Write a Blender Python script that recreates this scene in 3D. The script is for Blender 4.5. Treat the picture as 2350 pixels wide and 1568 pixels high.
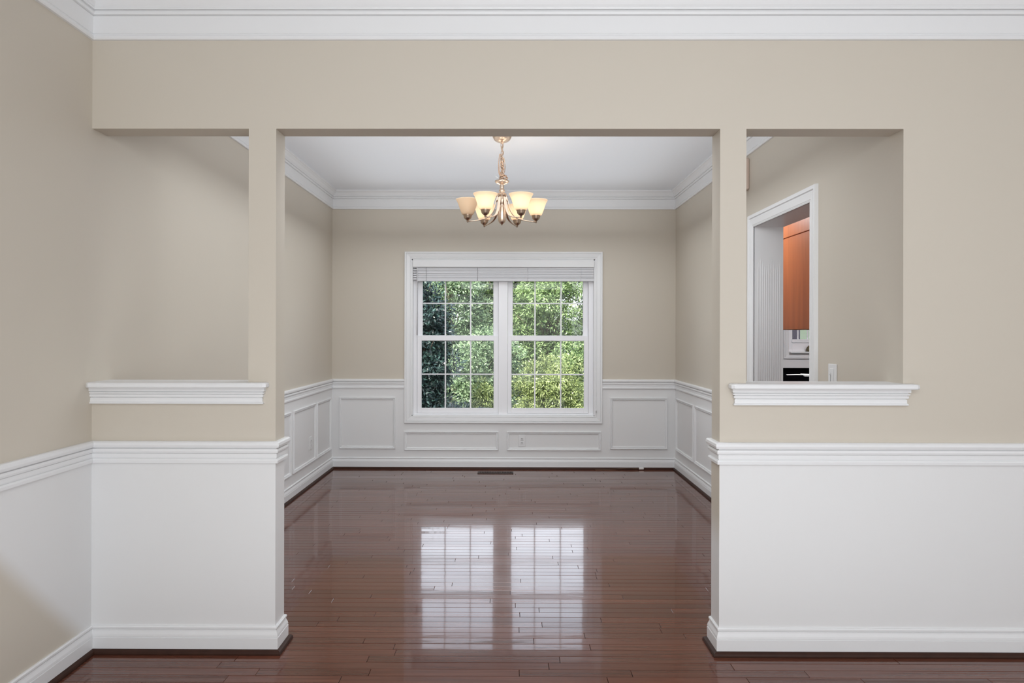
import bpy, math, random
import numpy as np
from mathutils import Vector

random.seed(7)
for o in list(bpy.data.objects):
    bpy.data.objects.remove(o)
sc = bpy.context.scene
COL = sc.collection
PI = math.pi

# ------------------------------------------------------------------ camera
cam_d = bpy.data.cameras.new('camera')
cam = bpy.data.objects.new('camera', cam_d)
COL.objects.link(cam)
cam.location = (0, 0, 1.36)
cam.rotation_mode = 'XYZ'
cam_d.sensor_width = 36
cam_d.lens = 1580 / 2350 * 36
cam_d.shift_x = (1175 - 1160.25) / 2350
cam_d.shift_y = (765.3 - 784) / 2350
cam_d.clip_start = 0.05
from mathutils import Matrix
# looks along +Y, yawed 0.005 rad to the left, rolled 0.002 rad
cam.matrix_world = (Matrix.Translation((0, 0, 1.36)) @ Matrix.Rotation(0.005, 4, 'Z')
                    @ Matrix.Rotation(PI / 2, 4, 'X') @ Matrix.Rotation(0.002, 4, 'Z'))
sc.camera = cam

# ------------------------------------------------------------------ sky, sun, large lights, exposure
world = bpy.data.worlds.new('sky')
sc.world = world
world.use_nodes = True
wn = world.node_tree
wn.nodes.clear()
w_out = wn.nodes.new('ShaderNodeOutputWorld')
w_bg = wn.nodes.new('ShaderNodeBackground')
w_sky = wn.nodes.new('ShaderNodeTexSky')
w_sky.sky_type = 'NISHITA'
w_sky.sun_disc = False
w_sky.sun_elevation = math.radians(48)
w_sky.sun_rotation = math.radians(200)
w_sky.air_density = 1.0
w_sky.dust_density = 3.5
w_sky.ozone_density = 1.0
SKY_STRENGTH = 0.62
w_bg.inputs['Strength'].default_value = SKY_STRENGTH
w_mix = wn.nodes.new('ShaderNodeMix')      # thin white haze over the blue
w_mix.data_type = 'RGBA'
w_tc = wn.nodes.new('ShaderNodeTexCoord')
w_sep = wn.nodes.new('ShaderNodeSeparateXYZ')
w_mr = wn.nodes.new('ShaderNodeMapRange')   # haze is densest at the horizon and thins towards the zenith
w_mr.inputs['From Min'].default_value = 0.25
w_mr.inputs['From Max'].default_value = 0.75
w_mr.inputs['To Min'].default_value = 0.80
w_mr.inputs['To Max'].default_value = 0.05
wn.links.new(w_tc.outputs['Generated'], w_sep.inputs[0])
wn.links.new(w_sep.outputs['Z'], w_mr.inputs['Value'])
wn.links.new(w_mr.outputs[0], w_mix.inputs[0])
w_mix.inputs[7].default_value = (6.2, 6.3, 6.7, 1)
wn.links.new(w_sky.outputs[0], w_mix.inputs[6])
wn.links.new(w_mix.outputs[2], w_bg.inputs[0])
wn.links.new(w_bg.outputs[0], w_out.inputs[0])

sun_d = bpy.data.lights.new('sun', 'SUN')
sun_d.energy = 7.0
sun_d.angle = math.radians(0.6)
sun_d.color = (1.0, 0.97, 0.93)
sun = bpy.data.objects.new('sun', sun_d)
COL.objects.link(sun)
sun.rotation_euler = Vector((0.35, 0.75, -0.85)).to_track_quat('-Z', 'Y').to_euler()


COOL = (0.955, 1.0, 1.04)


def area_light(name, loc, target, sx, sy, energy, color=(1, 1, 1), spread=180):
    d = bpy.data.lights.new(name, 'AREA')
    d.shape = 'RECTANGLE'
    d.size = sx
    d.size_y = sy
    d.energy = energy
    d.color = color
    d.spread = math.radians(spread)
    o = bpy.data.objects.new(name, d)
    COL.objects.link(o)
    o.location = loc
    o.rotation_euler = (Vector(target) - Vector(loc)).to_track_quat('-Z', 'Y').to_euler()
    return o


# unseen fill added behind the camera; no windows are built there
area_light('window_daylight_rear', (0.9, -2.5, 1.25), (0.9, 3, 1.2), 4.6, 2.1, 116, COOL)
# added fill high over the camera, not a fitting of the room
area_light('front_ceiling_lamp', (0.35, 0.35, 2.33), (0.4, 3.0, 1.7), 2.6, 0.20, 17, COOL)
# up-facing fill added near the floor, standing in for bounced sunlight
area_light('floor_bounce', (0.2, 1.75, 0.10), (0.2, 1.95, 2.7), 3.2, 0.9, 11, COOL)
# unseen fill added off to the right, with no glazing behind it
area_light('window_daylight_side', (4.1, 0.2, 1.6), (-1.7, 1.6, 1.3), 1.8, 1.5, 14, COOL)
# unseen fill added high behind the header and turned into the dining room
area_light('dining_fill_lamp', (-0.05, 3.16, 2.45), (-0.05, 7, 0.2), 1.1, 0.4, 14, COOL)
area_light('dining_downlight', (-0.05, 5.0, 2.34), (-0.05, 5.0001, 0), 2.9, 3.0, 26, COOL)  # unseen panel added over the shades to brighten the dining walls
area_light('dining_uplight', (-0.05, 5.2, 2.36), (-0.05, 5.2001, 2.95), 2.9, 3.0, 12, (0.95, 1.0, 1.05))  # unseen up-facing panel added to brighten the dining ceiling
# unseen fills added under the kitchen ceiling, the first to brighten the cabinet
area_light('kitchen_spot_lamp', (2.15, 6.6, 2.76), (2.5, 6.1, 1.6), 0.3, 0.9, 22, COOL)
area_light('kitchen_ceiling_lamp', (3.4, 6.4, 2.76), (3.4, 6.4, 0), 0.9, 0.9, 60, COOL)

vs = sc.view_settings
vs.view_transform = 'Standard'
vs.look = 'None'
vs.exposure = 0.0
vs.gamma = 1.0
vs.use_curve_mapping = False
cy = sc.cycles
cy.use_denoising = True
cy.max_bounces = 10
cy.diffuse_bounces = 6
cy.glossy_bounces = 5
cy.transmission_bounces = 6
cy.transparent_max_bounces = 12
cy.sample_clamp_indirect = 8
cy.caustics_reflective = False
cy.caustics_refractive = False

# ------------------------------------------------------------------ dimensions (metres)
LX, RX = -1.777, 1.669          # inner faces of the left and right dining walls
D1, D1B = 2.924, 3.038          # front and rear face of the partition
D2 = 6.907                      # inner face of the window wall
CEIL = 2.79
HDR = 2.229                     # underside of the header
OPL, OPR = -0.992, 0.894        # wide opening
PLL = -1.109                    # left pillar's left edge
PRR = 1.005                     # right pillar's right edge
SILL = 1.128
FX = 4.3                        # far right wall of the front room
YB = -2.7                       # wall behind the camera


# ------------------------------------------------------------------ helpers
def wloc(o):
    v = Vector((0, 0, 0))
    while o is not None:
        v = v + o.location
        o = o.parent
    return v


class MB:
    def __init__(self):
        self.v = []
        self.f = []
        self.smooth = []

    def add(self, vs_, fs, smooth=False):
        b = len(self.v)
        self.v += [tuple(p) for p in vs_]
        for f in fs:
            self.f.append([i + b for i in f])
            self.smooth.append(smooth)
        return self

    def box(self, x0, x1, y0, y1, z0, z1, ch=0.0):
        if ch <= 0:
            vs_ = [(x, y, z) for z in (z0, z1) for y in (y0, y1) for x in (x0, x1)]
            fs = [(0, 2, 3, 1), (4, 5, 7, 6), (0, 1, 5, 4), (2, 6, 7, 3), (0, 4, 6, 2), (1, 3, 7, 5)]
            return self.add(vs_, fs)
        # chamfered box: three rings per corner
        c = ch
        vs_ = []
        idx = {}
        xs, ys, zs = (x0, x1), (y0, y1), (z0, z1)
        for i in (0, 1):
            for j in (0, 1):
                for k in (0, 1):
                    sx, sy, sz = (1, -1)[i], (1, -1)[j], (1, -1)[k]
                    idx[i, j, k, 'x'] = len(vs_)
                    vs_.append((xs[i], ys[j] + sy * c, zs[k] + sz * c))
                    idx[i, j, k, 'y'] = len(vs_)
                    vs_.append((xs[i] + sx * c, ys[j], zs[k] + sz * c))
                    idx[i, j, k, 'z'] = len(vs_)
                    vs_.append((xs[i] + sx * c, ys[j] + sy * c, zs[k]))
        fs = []
        for i in (0, 1):
            fs.append([idx[i, 0, 0, 'x'], idx[i, 1, 0, 'x'], idx[i, 1, 1, 'x'], idx[i, 0, 1, 'x']])
            fs.append([idx[0, i, 0, 'y'], idx[1, i, 0, 'y'], idx[1, i, 1, 'y'], idx[0, i, 1, 'y']])
            fs.append([idx[0, 0, i, 'z'], idx[1, 0, i, 'z'], idx[1, 1, i, 'z'], idx[0, 1, i, 'z']])
        for i in (0, 1):
            for j in (0, 1):
                fs.append([idx[i, j, 0, 'x'], idx[i, j, 0, 'y'], idx[i, j, 1, 'y'], idx[i, j, 1, 'x']])
                fs.append([idx[i, 0, j, 'x'], idx[i, 0, j, 'z'], idx[i, 1, j, 'z'], idx[i, 1, j, 'x']])
                fs.append([idx[0, i, j, 'y'], idx[0, i, j, 'z'], idx[1, i, j, 'z'], idx[1, i, j, 'y']])
                for k in (0, 1):
                    fs.append([idx[i, j, k, 'x'], idx[i, j, k, 'y'], idx[i, j, k, 'z']])
        # unique triangles only
        seen, out = set(), []
        for f in fs:
            key = tuple(sorted(f))
            if key not in seen:
                seen.add(key)
                out.append(f)
        return self.add(vs_, out)

    def loft(self, rings, closed=True, cap=True, smooth=False):
        n = len(rings[0])
        vs_ = [p for r in rings for p in r]
        fs = []
        for i in range(len(rings) - 1):
            for j in range(n if closed else n - 1):
                a, b = i * n + j, i * n + (j + 1) % n
                fs.append([a, b, b + n, a + n])
        self.add(vs_, fs, smooth)
        if cap:
            self.add(rings[0], [list(range(n))[::-1]])
            self.add(rings[-1], [list(range(n))])
        return self

    def lathe(self, cx_, cy_, prof, n=24, smooth=True):
        """prof: (r, z) list"""
        rings = [[(cx_ + r * math.cos(2 * PI * k / n), cy_ + r * math.sin(2 * PI * k / n), z) for k in range(n)]
                 for r, z in prof]
        return self.loft(rings, True, False, smooth)

    def tube(self, pts, r, n=8, smooth=True, cap=True):
        pts = [Vector(p) for p in pts]
        rs = r if isinstance(r, (list, tuple)) else [r] * len(pts)
        rings = []
        up = Vector((0, 0, 1))
        for i, p in enumerate(pts):
            t = (pts[min(i + 1, len(pts) - 1)] - pts[max(i - 1, 0)]).normalized()
            if i == 0:
                a = t.cross(up)
                if a.length < 1e-3:
                    a = t.cross(Vector((1, 0, 0)))
                a.normalize()
            else:
                a = (a - t * a.dot(t)).normalized()
            b = t.cross(a)
            rings.append([tuple(p + (a * math.cos(2 * PI * k / n) + b * math.sin(2 * PI * k / n)) * rs[i]) for k in range(n)])
        return self.loft(rings, True, cap, smooth)

    def build(self, name, mat, parent=None):
        me = bpy.data.meshes.new(name)
        off = wloc(parent) if parent is not None else Vector((0, 0, 0))
        me.from_pydata([(x - off.x, y - off.y, z - off.z) for x, y, z in self.v], [], self.f)
        me.polygons.foreach_set('use_smooth', self.smooth)
        import bmesh
        bm = bmesh.new()
        bm.from_mesh(me)
        bmesh.ops.remove_doubles(bm, verts=bm.verts, dist=1e-5)
        bmesh.ops.recalc_face_normals(bm, faces=bm.faces)
        bm.to_mesh(me)
        bm.free()
        me.materials.append(mat)
        o = bpy.data.objects.new(name, me)
        COL.objects.link(o)
        o.parent = parent
        return o


def box(name, mat, parent, x0, x1, y0, y1, z0, z1, ch=0.0):
    return MB().box(x0, x1, y0, y1, z0, z1, ch).build(name, mat, parent)


def structure(o):
    o['kind'] = 'structure'
    return o


def empty(name, loc):
    o = bpy.data.objects.new(name, None)
    COL.objects.link(o)
    o.location = loc
    o.empty_display_size = 0.05
    return o


def thing(name, label, cat, loc, group=None):
    o = empty(name, loc)
    o['label'] = label
    o['category'] = cat
    if group:
        o['group'] = group
    return o


def sweep(path, prof, closed=False):
    """Mitred moulding runs along a plan path; prof = [(projection, z)] towards the right of travel.
    Returns one MB per straight run."""
    P = [Vector(p) for p in path]
    n = len(P)
    segs = n if closed else n - 1

    def rn(i):
        d = (P[(i + 1) % n] - P[i % n]).normalized()
        return Vector((d.y, -d.x))

    def mit(i):
        if closed:
            a, b = rn((i - 1) % n), rn(i % n)
        else:
            a = rn(i - 1) if i > 0 else rn(0)
            b = rn(i) if i < n - 1 else rn(n - 2)
        s = a + b
        return s * (2.0 / s.length_squared) if s.length > 1e-6 else a
    out = []
    for i in range(segs):
        j = (i + 1) % n
        rings = []
        for k in (i, j):
            m = mit(k)
            rings.append([(P[k].x + m.x * p, P[k].y + m.y * p, z) for p, z in prof])
        out.append(MB().loft(rings))
    return out


def ring_frame(axis, plane, sgn, u0, u1, z0, z1, prof):
    """Rectangular mitred frame on a wall. prof = [(outward offset from the inner rectangle, projection)].
    axis 'y': wall plane y=plane, u is x.  axis 'x': wall plane x=plane, u is y. sgn = direction of projection."""
    mb = MB()
    corners = [(u0, z0, -1, -1), (u1, z0, 1, -1), (u1, z1, 1, 1), (u0, z1, -1, 1)]
    rings = []
    for (u, z, du, dz) in corners + corners[:1]:
        r = []
        for o_, p in prof:
            uu, zz, w = u + du * o_, z + dz * o_, plane + sgn * p
            r.append((uu, w, zz) if axis == 'y' else (w, uu, zz))
        rings.append(r)
    mb.loft(rings, True, False)
    return mb


# ------------------------------------------------------------------ materials
def nodes_of(name):
    m = bpy.data.materials.new(name)
    m.use_nodes = True
    nt = m.node_tree
    b = nt.nodes.get('Principled BSDF')
    return m, nt, b


def simple(name, col, rough=0.5, metal=0.0, spec=0.5, noise=0.0, nscale=40.0, bump=0.0, bscale=300.0, coat=0.0):
    m, nt, b = nodes_of(name)
    b.inputs['Base Color'].default_value = (*col, 1)
    b.inputs['Roughness'].default_value = rough
    b.inputs['Metallic'].default_value = metal
    b.inputs['Specular IOR Level'].default_value = spec
    b.inputs['Coat Weight'].default_value = coat
    L = nt.links
    tc = nt.nodes.new('ShaderNodeNewGeometry')
    if noise > 0:
        t = nt.nodes.new('ShaderNodeTexNoise')
        t.inputs['Scale'].default_value = nscale
        t.inputs['Detail'].default_value = 4
        L.new(tc.outputs['Position'], t.inputs['Vector'])
        mx = nt.nodes.new('ShaderNodeMix')
        mx.data_type = 'RGBA'
        mx.inputs[6].default_value = (*[c * (1 - noise) for c in col], 1)
        mx.inputs[7].default_value = (*[min(1, c * (1 + noise)) for c in col], 1)
        L.new(t.outputs['Fac'], mx.inputs[0])
        L.new(mx.outputs[2], b.inputs['Base Color'])
    if bump > 0:
        t2 = nt.nodes.new('ShaderNodeTexNoise')
        t2.inputs['Scale'].default_value = bscale
        t2.inputs['Detail'].default_value = 3
        L.new(tc.outputs['Position'], t2.inputs['Vector'])
        bp = nt.nodes.new('ShaderNodeBump')
        bp.inputs['Strength'].default_value = bump
        bp.inputs['Distance'].default_value = 0.001
        L.new(t2.outputs['Fac'], bp.inputs['Height'])
        L.new(bp.outputs[0], b.inputs['Normal'])
    return m


BEIGE = (0.585, 0.535, 0.458)
WHITE = (0.75, 0.75, 0.748)


def wall_paint(name, white_below=None, ramp=None):
    """Beige wall paint; wainscot paint (white) below a height.
    ramp = (axis factor, sum, softness): beige again where factor*y + z < sum (a soft-edged lower corner)."""
    m, nt, b = nodes_of(name)
    L = nt.links
    N = nt.nodes.new
    b.inputs['Roughness'].default_value = 0.55
    b.inputs['Specular IOR Level'].default_value = 0.3
    g = N('ShaderNodeNewGeometry')
    t = N('ShaderNodeTexNoise')
    t.inputs['Scale'].default_value = 260
    t.inputs['Detail'].default_value = 3
    L.new(g.outputs['Position'], t.inputs['Vector'])
    bp = N('ShaderNodeBump')
    bp.inputs['Strength'].default_value = 0.06
    bp.inputs['Distance'].default_value = 0.0008
    L.new(t.outputs['Fac'], bp.inputs['Height'])
    L.new(bp.outputs[0], b.inputs['Normal'])
    t1 = N('ShaderNodeTexNoise')
    t1.inputs['Scale'].default_value = 1.3
    L.new(g.outputs['Position'], t1.inputs['Vector'])
    mx0 = N('ShaderNodeMix')
    mx0.data_type = 'RGBA'
    mx0.inputs[6].default_value = (*[c * 0.985 for c in BEIGE], 1)
    mx0.inputs[7].default_value = (*[c * 1.015 for c in BEIGE], 1)
    L.new(t1.outputs['Fac'], mx0.inputs[0])
    last = mx0.outputs[2]
    if white_below is not None:
        sx = N('ShaderNodeSeparateXYZ')
        L.new(g.outputs['Position'], sx.inputs[0])
        mr = N('ShaderNodeMapRange')
        zc, soft = white_below
        mr.inputs['From Min'].default_value = zc - soft
        mr.inputs['From Max'].default_value = zc + soft
        mr.interpolation_type = 'SMOOTHSTEP'
        L.new(sx.outputs['Z'], mr.inputs['Value'])
        fac = mr.outputs[0]
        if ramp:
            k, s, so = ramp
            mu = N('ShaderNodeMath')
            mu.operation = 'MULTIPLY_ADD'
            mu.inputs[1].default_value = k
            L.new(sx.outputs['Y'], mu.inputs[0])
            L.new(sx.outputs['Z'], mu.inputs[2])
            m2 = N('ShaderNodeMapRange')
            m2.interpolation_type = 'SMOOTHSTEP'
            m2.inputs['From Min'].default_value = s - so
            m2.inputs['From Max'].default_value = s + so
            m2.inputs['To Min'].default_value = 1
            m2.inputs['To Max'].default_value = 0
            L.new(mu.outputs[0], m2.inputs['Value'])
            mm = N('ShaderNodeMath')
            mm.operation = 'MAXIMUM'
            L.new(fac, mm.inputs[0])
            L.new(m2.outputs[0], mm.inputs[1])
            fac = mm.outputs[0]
        mx = N('ShaderNodeMix')
        mx.data_type = 'RGBA'
        mx.inputs[6].default_value = (*WHITE, 1)
        L.new(fac, mx.inputs[0])
        L.new(last, mx.inputs[7])
        last = mx.outputs[2]
    L.new(last, b.inputs['Base Color'])
    return m


M = {}
M['wall'] = wall_paint('beige_paint', (0.85, 0.002))
M['wall_plain'] = wall_paint('beige_paint_plain')
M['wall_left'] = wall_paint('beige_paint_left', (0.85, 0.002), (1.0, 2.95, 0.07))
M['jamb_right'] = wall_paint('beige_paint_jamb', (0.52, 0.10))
M['trim'] = simple('white_trim', (0.775, 0.778, 0.782), 0.38, spec=0.45, bump=0.03, bscale=120)
M['ceiling'] = simple('ceiling_white', (0.84, 0.865, 0.90), 0.9, spec=0.1, bump=0.05, bscale=350)
M['vinyl'] = simple('white_vinyl', (0.86, 0.86, 0.88), 0.35)
M['shoe'] = simple('dark_shoe', (0.040, 0.016, 0.010), 0.5, spec=0.2, noise=0.35, nscale=18)
M['blind'] = simple('white_slats', (0.64, 0.64, 0.66), 0.45)
M['grey'] = simple('grey_detail', (0.22, 0.22, 0.23), 0.5)
M['plate'] = simple('switch_white', (0.74, 0.74, 0.74), 0.35)
M['slot'] = simple('dark_slot', (0.03, 0.03, 0.03), 0.6)
M['register'] = simple('bronze_register', (0.03, 0.018, 0.014), 0.4, metal=0.6)
M['chime'] = simple('chime_beige', (0.68, 0.55, 0.47), 0.5)
M['chime_in'] = simple('chime_inset', (0.52, 0.38, 0.31), 0.5)
M['black'] = simple('black_stone', (0.0015, 0.0015, 0.0018), 0.8, spec=0.0)
M['paper'] = simple('white_paper', (0.85, 0.83, 0.80), 0.6)  # plain white for the cable plug and the counter strips
M['olive'] = simple('olive_glaze', (0.14, 0.11, 0.06), 0.4, noise=0.3, nscale=60)
M['cable'] = simple('brown_cable', (0.16, 0.10, 0.06), 0.5)
M['chrome_bronze'] = simple('bark_dark', (0.05, 0.035, 0.025), 0.9, noise=0.4, nscale=20)
M['subfloor'] = simple('subfloor_dark', (0.010, 0.006, 0.005), 0.8, spec=0.1)
M['kitchen_wall'] = simple('kitchen_white', (0.78, 0.78, 0.79), 0.6)
M['siding'] = simple('house_siding', (0.55, 0.54, 0.52), 0.7)


def wood_orange():
    m, nt, b = nodes_of('orange_maple')
    L, N = nt.links, nt.nodes.new
    g = N('ShaderNodeNewGeometry')
    mp = N('ShaderNodeMapping')
    mp.inputs['Scale'].default_value = (14, 14, 0.9)
    L.new(g.outputs['Position'], mp.inputs[0])
    t = N('ShaderNodeTexNoise')
    t.inputs['Scale'].default_value = 1.0
    t.inputs['Detail'].default_value = 6
    t.inputs['Distortion'].default_value = 0.6
    L.new(mp.outputs[0], t.inputs['Vector'])
    cr = N('ShaderNodeValToRGB')
    cr.color_ramp.elements[0].position = 0.3
    cr.color_ramp.elements[0].color = (0.46, 0.135, 0.042, 1)
    cr.color_ramp.elements[1].position = 0.7
    cr.color_ramp.elements[1].color = (0.60, 0.190, 0.062, 1)
    L.new(t.outputs['Fac'], cr.inputs[0])
    L.new(cr.outputs[0], b.inputs['Base Color'])
    b.inputs['Roughness'].default_value = 0.4
    return m


M['maple'] = wood_orange()


def floor_wood():
    m, nt, b = nodes_of('dark_oak_boards')
    L, N = nt.links, nt.nodes.new
    oi = N('ShaderNodeObjectInfo')
    g = N('ShaderNodeNewGeometry')
    ad = N('ShaderNodeMath')
    ad.operation = 'ADD'
    L.new(oi.outputs['Random'], ad.inputs[0])
    L.new(g.outputs['Random Per Island'], ad.inputs[1])
    fr = N('ShaderNodeMath')
    fr.operation = 'FRACT'
    L.new(ad.outputs[0], fr.inputs[0])
    mp = N('ShaderNodeMapping')
    mp.inputs['Scale'].default_value = (2.2, 55, 1)
    L.new(g.outputs['Position'], mp.inputs[0])
    cb = N('ShaderNodeCombineXYZ')
    mu = N('ShaderNodeMath')
    mu.operation = 'MULTIPLY'
    mu.inputs[1].default_value = 37.0
    L.new(fr.outputs[0], mu.inputs[0])
    L.new(mu.outputs[0], cb.inputs['X'])
    L.new(mu.outputs[0], cb.inputs['Z'])
    av = N('ShaderNodeVectorMath')
    L.new(mp.outputs[0], av.inputs[0])
    L.new(cb.outputs[0], av.inputs[1])
    t = N('ShaderNodeTexNoise')
    t.inputs['Scale'].default_value = 1.0
    t.inputs['Detail'].default_value = 5
    t.inputs['Roughness'].default_value = 0.6
    t.inputs['Distortion'].default_value = 0.5
    L.new(av.outputs[0], t.inputs['Vector'])
    cr = N('ShaderNodeValToRGB')
    cr.color_ramp.elements[0].position = 0.28
    cr.color_ramp.elements[0].color = (0.085, 0.027, 0.016, 1)
    cr.color_ramp.elements[1].position = 0.72
    cr.color_ramp.elements[1].color = (0.142, 0.051, 0.031, 1)
    L.new(t.outputs['Fac'], cr.inputs[0])
    # tone of the individual board
    mr = N('ShaderNodeMapRange')
    mr.inputs['To Min'].default_value = 0.82
    mr.inputs['To Max'].default_value = 1.18
    L.new(fr.outputs[0], mr.inputs['Value'])
    vm = N('ShaderNodeVectorMath')
    vm.operation = 'SCALE'
    L.new(cr.outputs[0], vm.inputs[0])
    L.new(mr.outputs[0], vm.inputs['Scale'])
    L.new(vm.outputs[0], b.inputs['Base Color'])
    # worn and cleaned finish
    t2 = N('ShaderNodeTexNoise')
    t2.inputs['Scale'].default_value = 1.0
    t2.inputs['Detail'].default_value = 4
    mp2 = N('ShaderNodeMapping')
    mp2.inputs['Scale'].default_value = (1.6, 7, 1)
    L.new(g.outputs['Position'], mp2.inputs[0])
    L.new(mp2.outputs[0], t2.inputs['Vector'])
    r2 = N('ShaderNodeMapRange')
    r2.inputs['From Min'].default_value = 0.35
    r2.inputs['From Max'].default_value = 0.7
    r2.inputs['To Min'].default_value = 0.10
    r2.inputs['To Max'].default_value = 0.24
    L.new(t2.outputs['Fac'], r2.inputs['Value'])
    L.new(r2.outputs[0], b.inputs['Roughness'])
    b.inputs['Specular IOR Level'].default_value = 0.12
    b.inputs['Coat Weight'].default_value = 0.64
    b.inputs['Coat Roughness'].default_value = 0.05
    b.inputs['Coat IOR'].default_value = 1.5
    bp = N('ShaderNodeBump')
    bp.inputs['Strength'].default_value = 0.14
    bp.inputs['Distance'].default_value = 0.0006
    L.new(t.outputs['Fac'], bp.inputs['Height'])
    L.new(bp.outputs[0], b.inputs['Normal'])
    # gentle waviness of the polished surface
    t3 = N('ShaderNodeTexNoise')
    t3.inputs['Scale'].default_value = 9.0
    mp3 = N('ShaderNodeMapping')
    mp3.inputs['Scale'].default_value = (0.5, 1.6, 1)
    L.new(g.outputs['Position'], mp3.inputs[0])
    L.new(mp3.outputs[0], t3.inputs['Vector'])
    bp2 = N('ShaderNodeBump')
    bp2.inputs['Strength'].default_value = 0.25
    bp2.inputs['Distance'].default_value = 0.0008
    L.new(t3.outputs['Fac'], bp2.inputs['Height'])
    L.new(bp2.outputs[0], b.inputs['Coat Normal'])
    return m


M['floor'] = floor_wood()


def glass():
    m = bpy.data.materials.new('window_glass')
    m.use_nodes = True
    nt = m.node_tree
    nt.nodes.clear()
    N, L = nt.nodes.new, nt.links
    out = N('ShaderNodeOutputMaterial')
    mix = N('ShaderNodeMixShader')
    fr = N('ShaderNodeFresnel')
    fr.inputs['IOR'].default_value = 1.2
    tr = N('ShaderNodeBsdfTransparent')
    tr.inputs[0].default_value = (0.96, 0.975, 0.97, 1)
    gl = N('ShaderNodeBsdfGlossy')
    gl.inputs['Roughness'].default_value = 0.01
    L.new(fr.outputs[0], mix.inputs[0])
    L.new(tr.outputs[0], mix.inputs[1])
    L.new(gl.outputs[0], mix.inputs[2])
    L.new(mix.outputs[0], out.inputs[0])
    return m


M['glass'] = glass()


def metal(name, col, rough):
    m, nt, b = nodes_of(name)
    b.inputs['Metallic'].default_value = 1.0
    b.inputs['Roughness'].default_value = rough
    N, L = nt.nodes.new, nt.links
    g = N('ShaderNodeNewGeometry')
    t = N('ShaderNodeTexNoise')
    t.inputs['Scale'].default_value = 60
    L.new(g.outputs['Position'], t.inputs['Vector'])
    mx = N('ShaderNodeMix')
    mx.data_type = 'RGBA'
    mx.inputs[6].default_value = (*[c * 0.85 for c in col], 1)
    mx.inputs[7].default_value = (*col, 1)
    L.new(t.outputs['Fac'], mx.inputs[0])
    L.new(mx.outputs[2], b.inputs['Base Color'])
    return m


M['champagne'] = metal('champagne_nickel', (0.74, 0.58, 0.45), 0.30)
M['champagne_dark'] = metal('aged_nickel', (0.46, 0.35, 0.26), 0.3)
M['cord'] = simple('cloth_wire', (0.62, 0.42, 0.29), 0.6, noise=0.3, nscale=150)


def shade_mat():
    m = bpy.data.materials.new('alabaster_glass')
    m.use_nodes = True
    nt = m.node_tree
    nt.nodes.clear()
    N, L = nt.nodes.new, nt.links
    out = N('ShaderNodeOutputMaterial')
    d = N('ShaderNodeBsdfDiffuse')
    d.inputs[0].default_value = (0.81, 0.66, 0.48, 1)
    t = N('ShaderNodeBsdfTranslucent')
    t.inputs[0].default_value = (0.96, 0.83, 0.69, 1)
    mx = N('ShaderNodeMixShader')
    mx.inputs[0].default_value = 0.55
    gl = N('ShaderNodeBsdfGlossy')
    gl.inputs['Roughness'].default_value = 0.2
    m2 = N('ShaderNodeMixShader')
    m2.inputs[0].default_value = 0.05
    L.new(d.outputs[0], mx.inputs[1])
    L.new(t.outputs[0], mx.inputs[2])
    L.new(mx.outputs[0], m2.inputs[1])
    L.new(gl.outputs[0], m2.inputs[2])
    L.new(m2.outputs[0], out.inputs[0])
    return m


M['shade'] = shade_mat()


def emit(name, col, s):
    m = bpy.data.materials.new(name)
    m.use_nodes = True
    nt = m.node_tree
    nt.nodes.clear()
    out = nt.nodes.new('ShaderNodeOutputMaterial')
    e = nt.nodes.new('ShaderNodeEmission')
    e.inputs[0].default_value = (*col, 1)
    e.inputs[1].default_value = s
    nt.links.new(e.outputs[0], out.inputs[0])
    return m


M['bulb_on'] = emit('lit_bulb', (1.0, 0.92, 0.82), 10)
M['bulb_off'] = simple('unlit_bulb', (0.8, 0.78, 0.72), 0.3)


def leaf_mat(name, dark, light, trans=0.22):
    m = bpy.data.materials.new(name)
    m.use_nodes = True
    nt = m.node_tree
    nt.nodes.clear()
    N, L = nt.nodes.new, nt.links
    out = N('ShaderNodeOutputMaterial')
    at = N('ShaderNodeAttribute')
    at.attribute_name = 'tint'
    cr = N('ShaderNodeValToRGB')
    cr.color_ramp.elements[0].color = (*dark, 1)
    cr.color_ramp.elements[1].color = (*light, 1)
    L.new(at.outputs['Fac'], cr.inputs[0])
    p = N('ShaderNodeBsdfPrincipled')
    p.inputs['Roughness'].default_value = 0.38
    p.inputs['Specular IOR Level'].default_value = 0.5
    L.new(cr.outputs[0], p.inputs['Base Color'])
    t = N('ShaderNodeBsdfTranslucent')
    L.new(cr.outputs[0], t.inputs[0])
    mx = N('ShaderNodeMixShader')
    mx.inputs[0].default_value = trans
    L.new(p.outputs[0], mx.inputs[1])
    L.new(t.outputs[0], mx.inputs[2])
    L.new(mx.outputs[0], out.inputs[0])
    return m


M['leaf_mid'] = leaf_mat('leaf_mid', (0.015, 0.04, 0.012), (0.33, 0.46, 0.19))
M['leaf_pale'] = leaf_mat('leaf_pale', (0.02, 0.05, 0.02), (0.42, 0.57, 0.32))
M['leaf_yellow'] = leaf_mat('leaf_yellow', (0.03, 0.055, 0.012), (0.42, 0.50, 0.20))
M['leaf_dark'] = leaf_mat('leaf_dark', (0.003, 0.010, 0.014), (0.045, 0.09, 0.075), 0.08)
M['bark'] = simple('bark', (0.16, 0.12, 0.09), 0.9, noise=0.4, nscale=25)
M['grass'] = simple('lawn', (0.045, 0.062, 0.030), 0.9, noise=0.4, nscale=6)

# ================================================================== STRUCTURE
# ---- floor: dark sub-floor with the strip boards on it
floor = structure(MB().box(LX - 0.3, FX + 0.3, YB - 0.1, D2 + 0.05, -0.12, -0.018).box(1.669, 5.6, D2 + 0.05, 9.2, -0.12, -0.018)
                  .build('floor', M['subfloor']))
BW = 0.057


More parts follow.
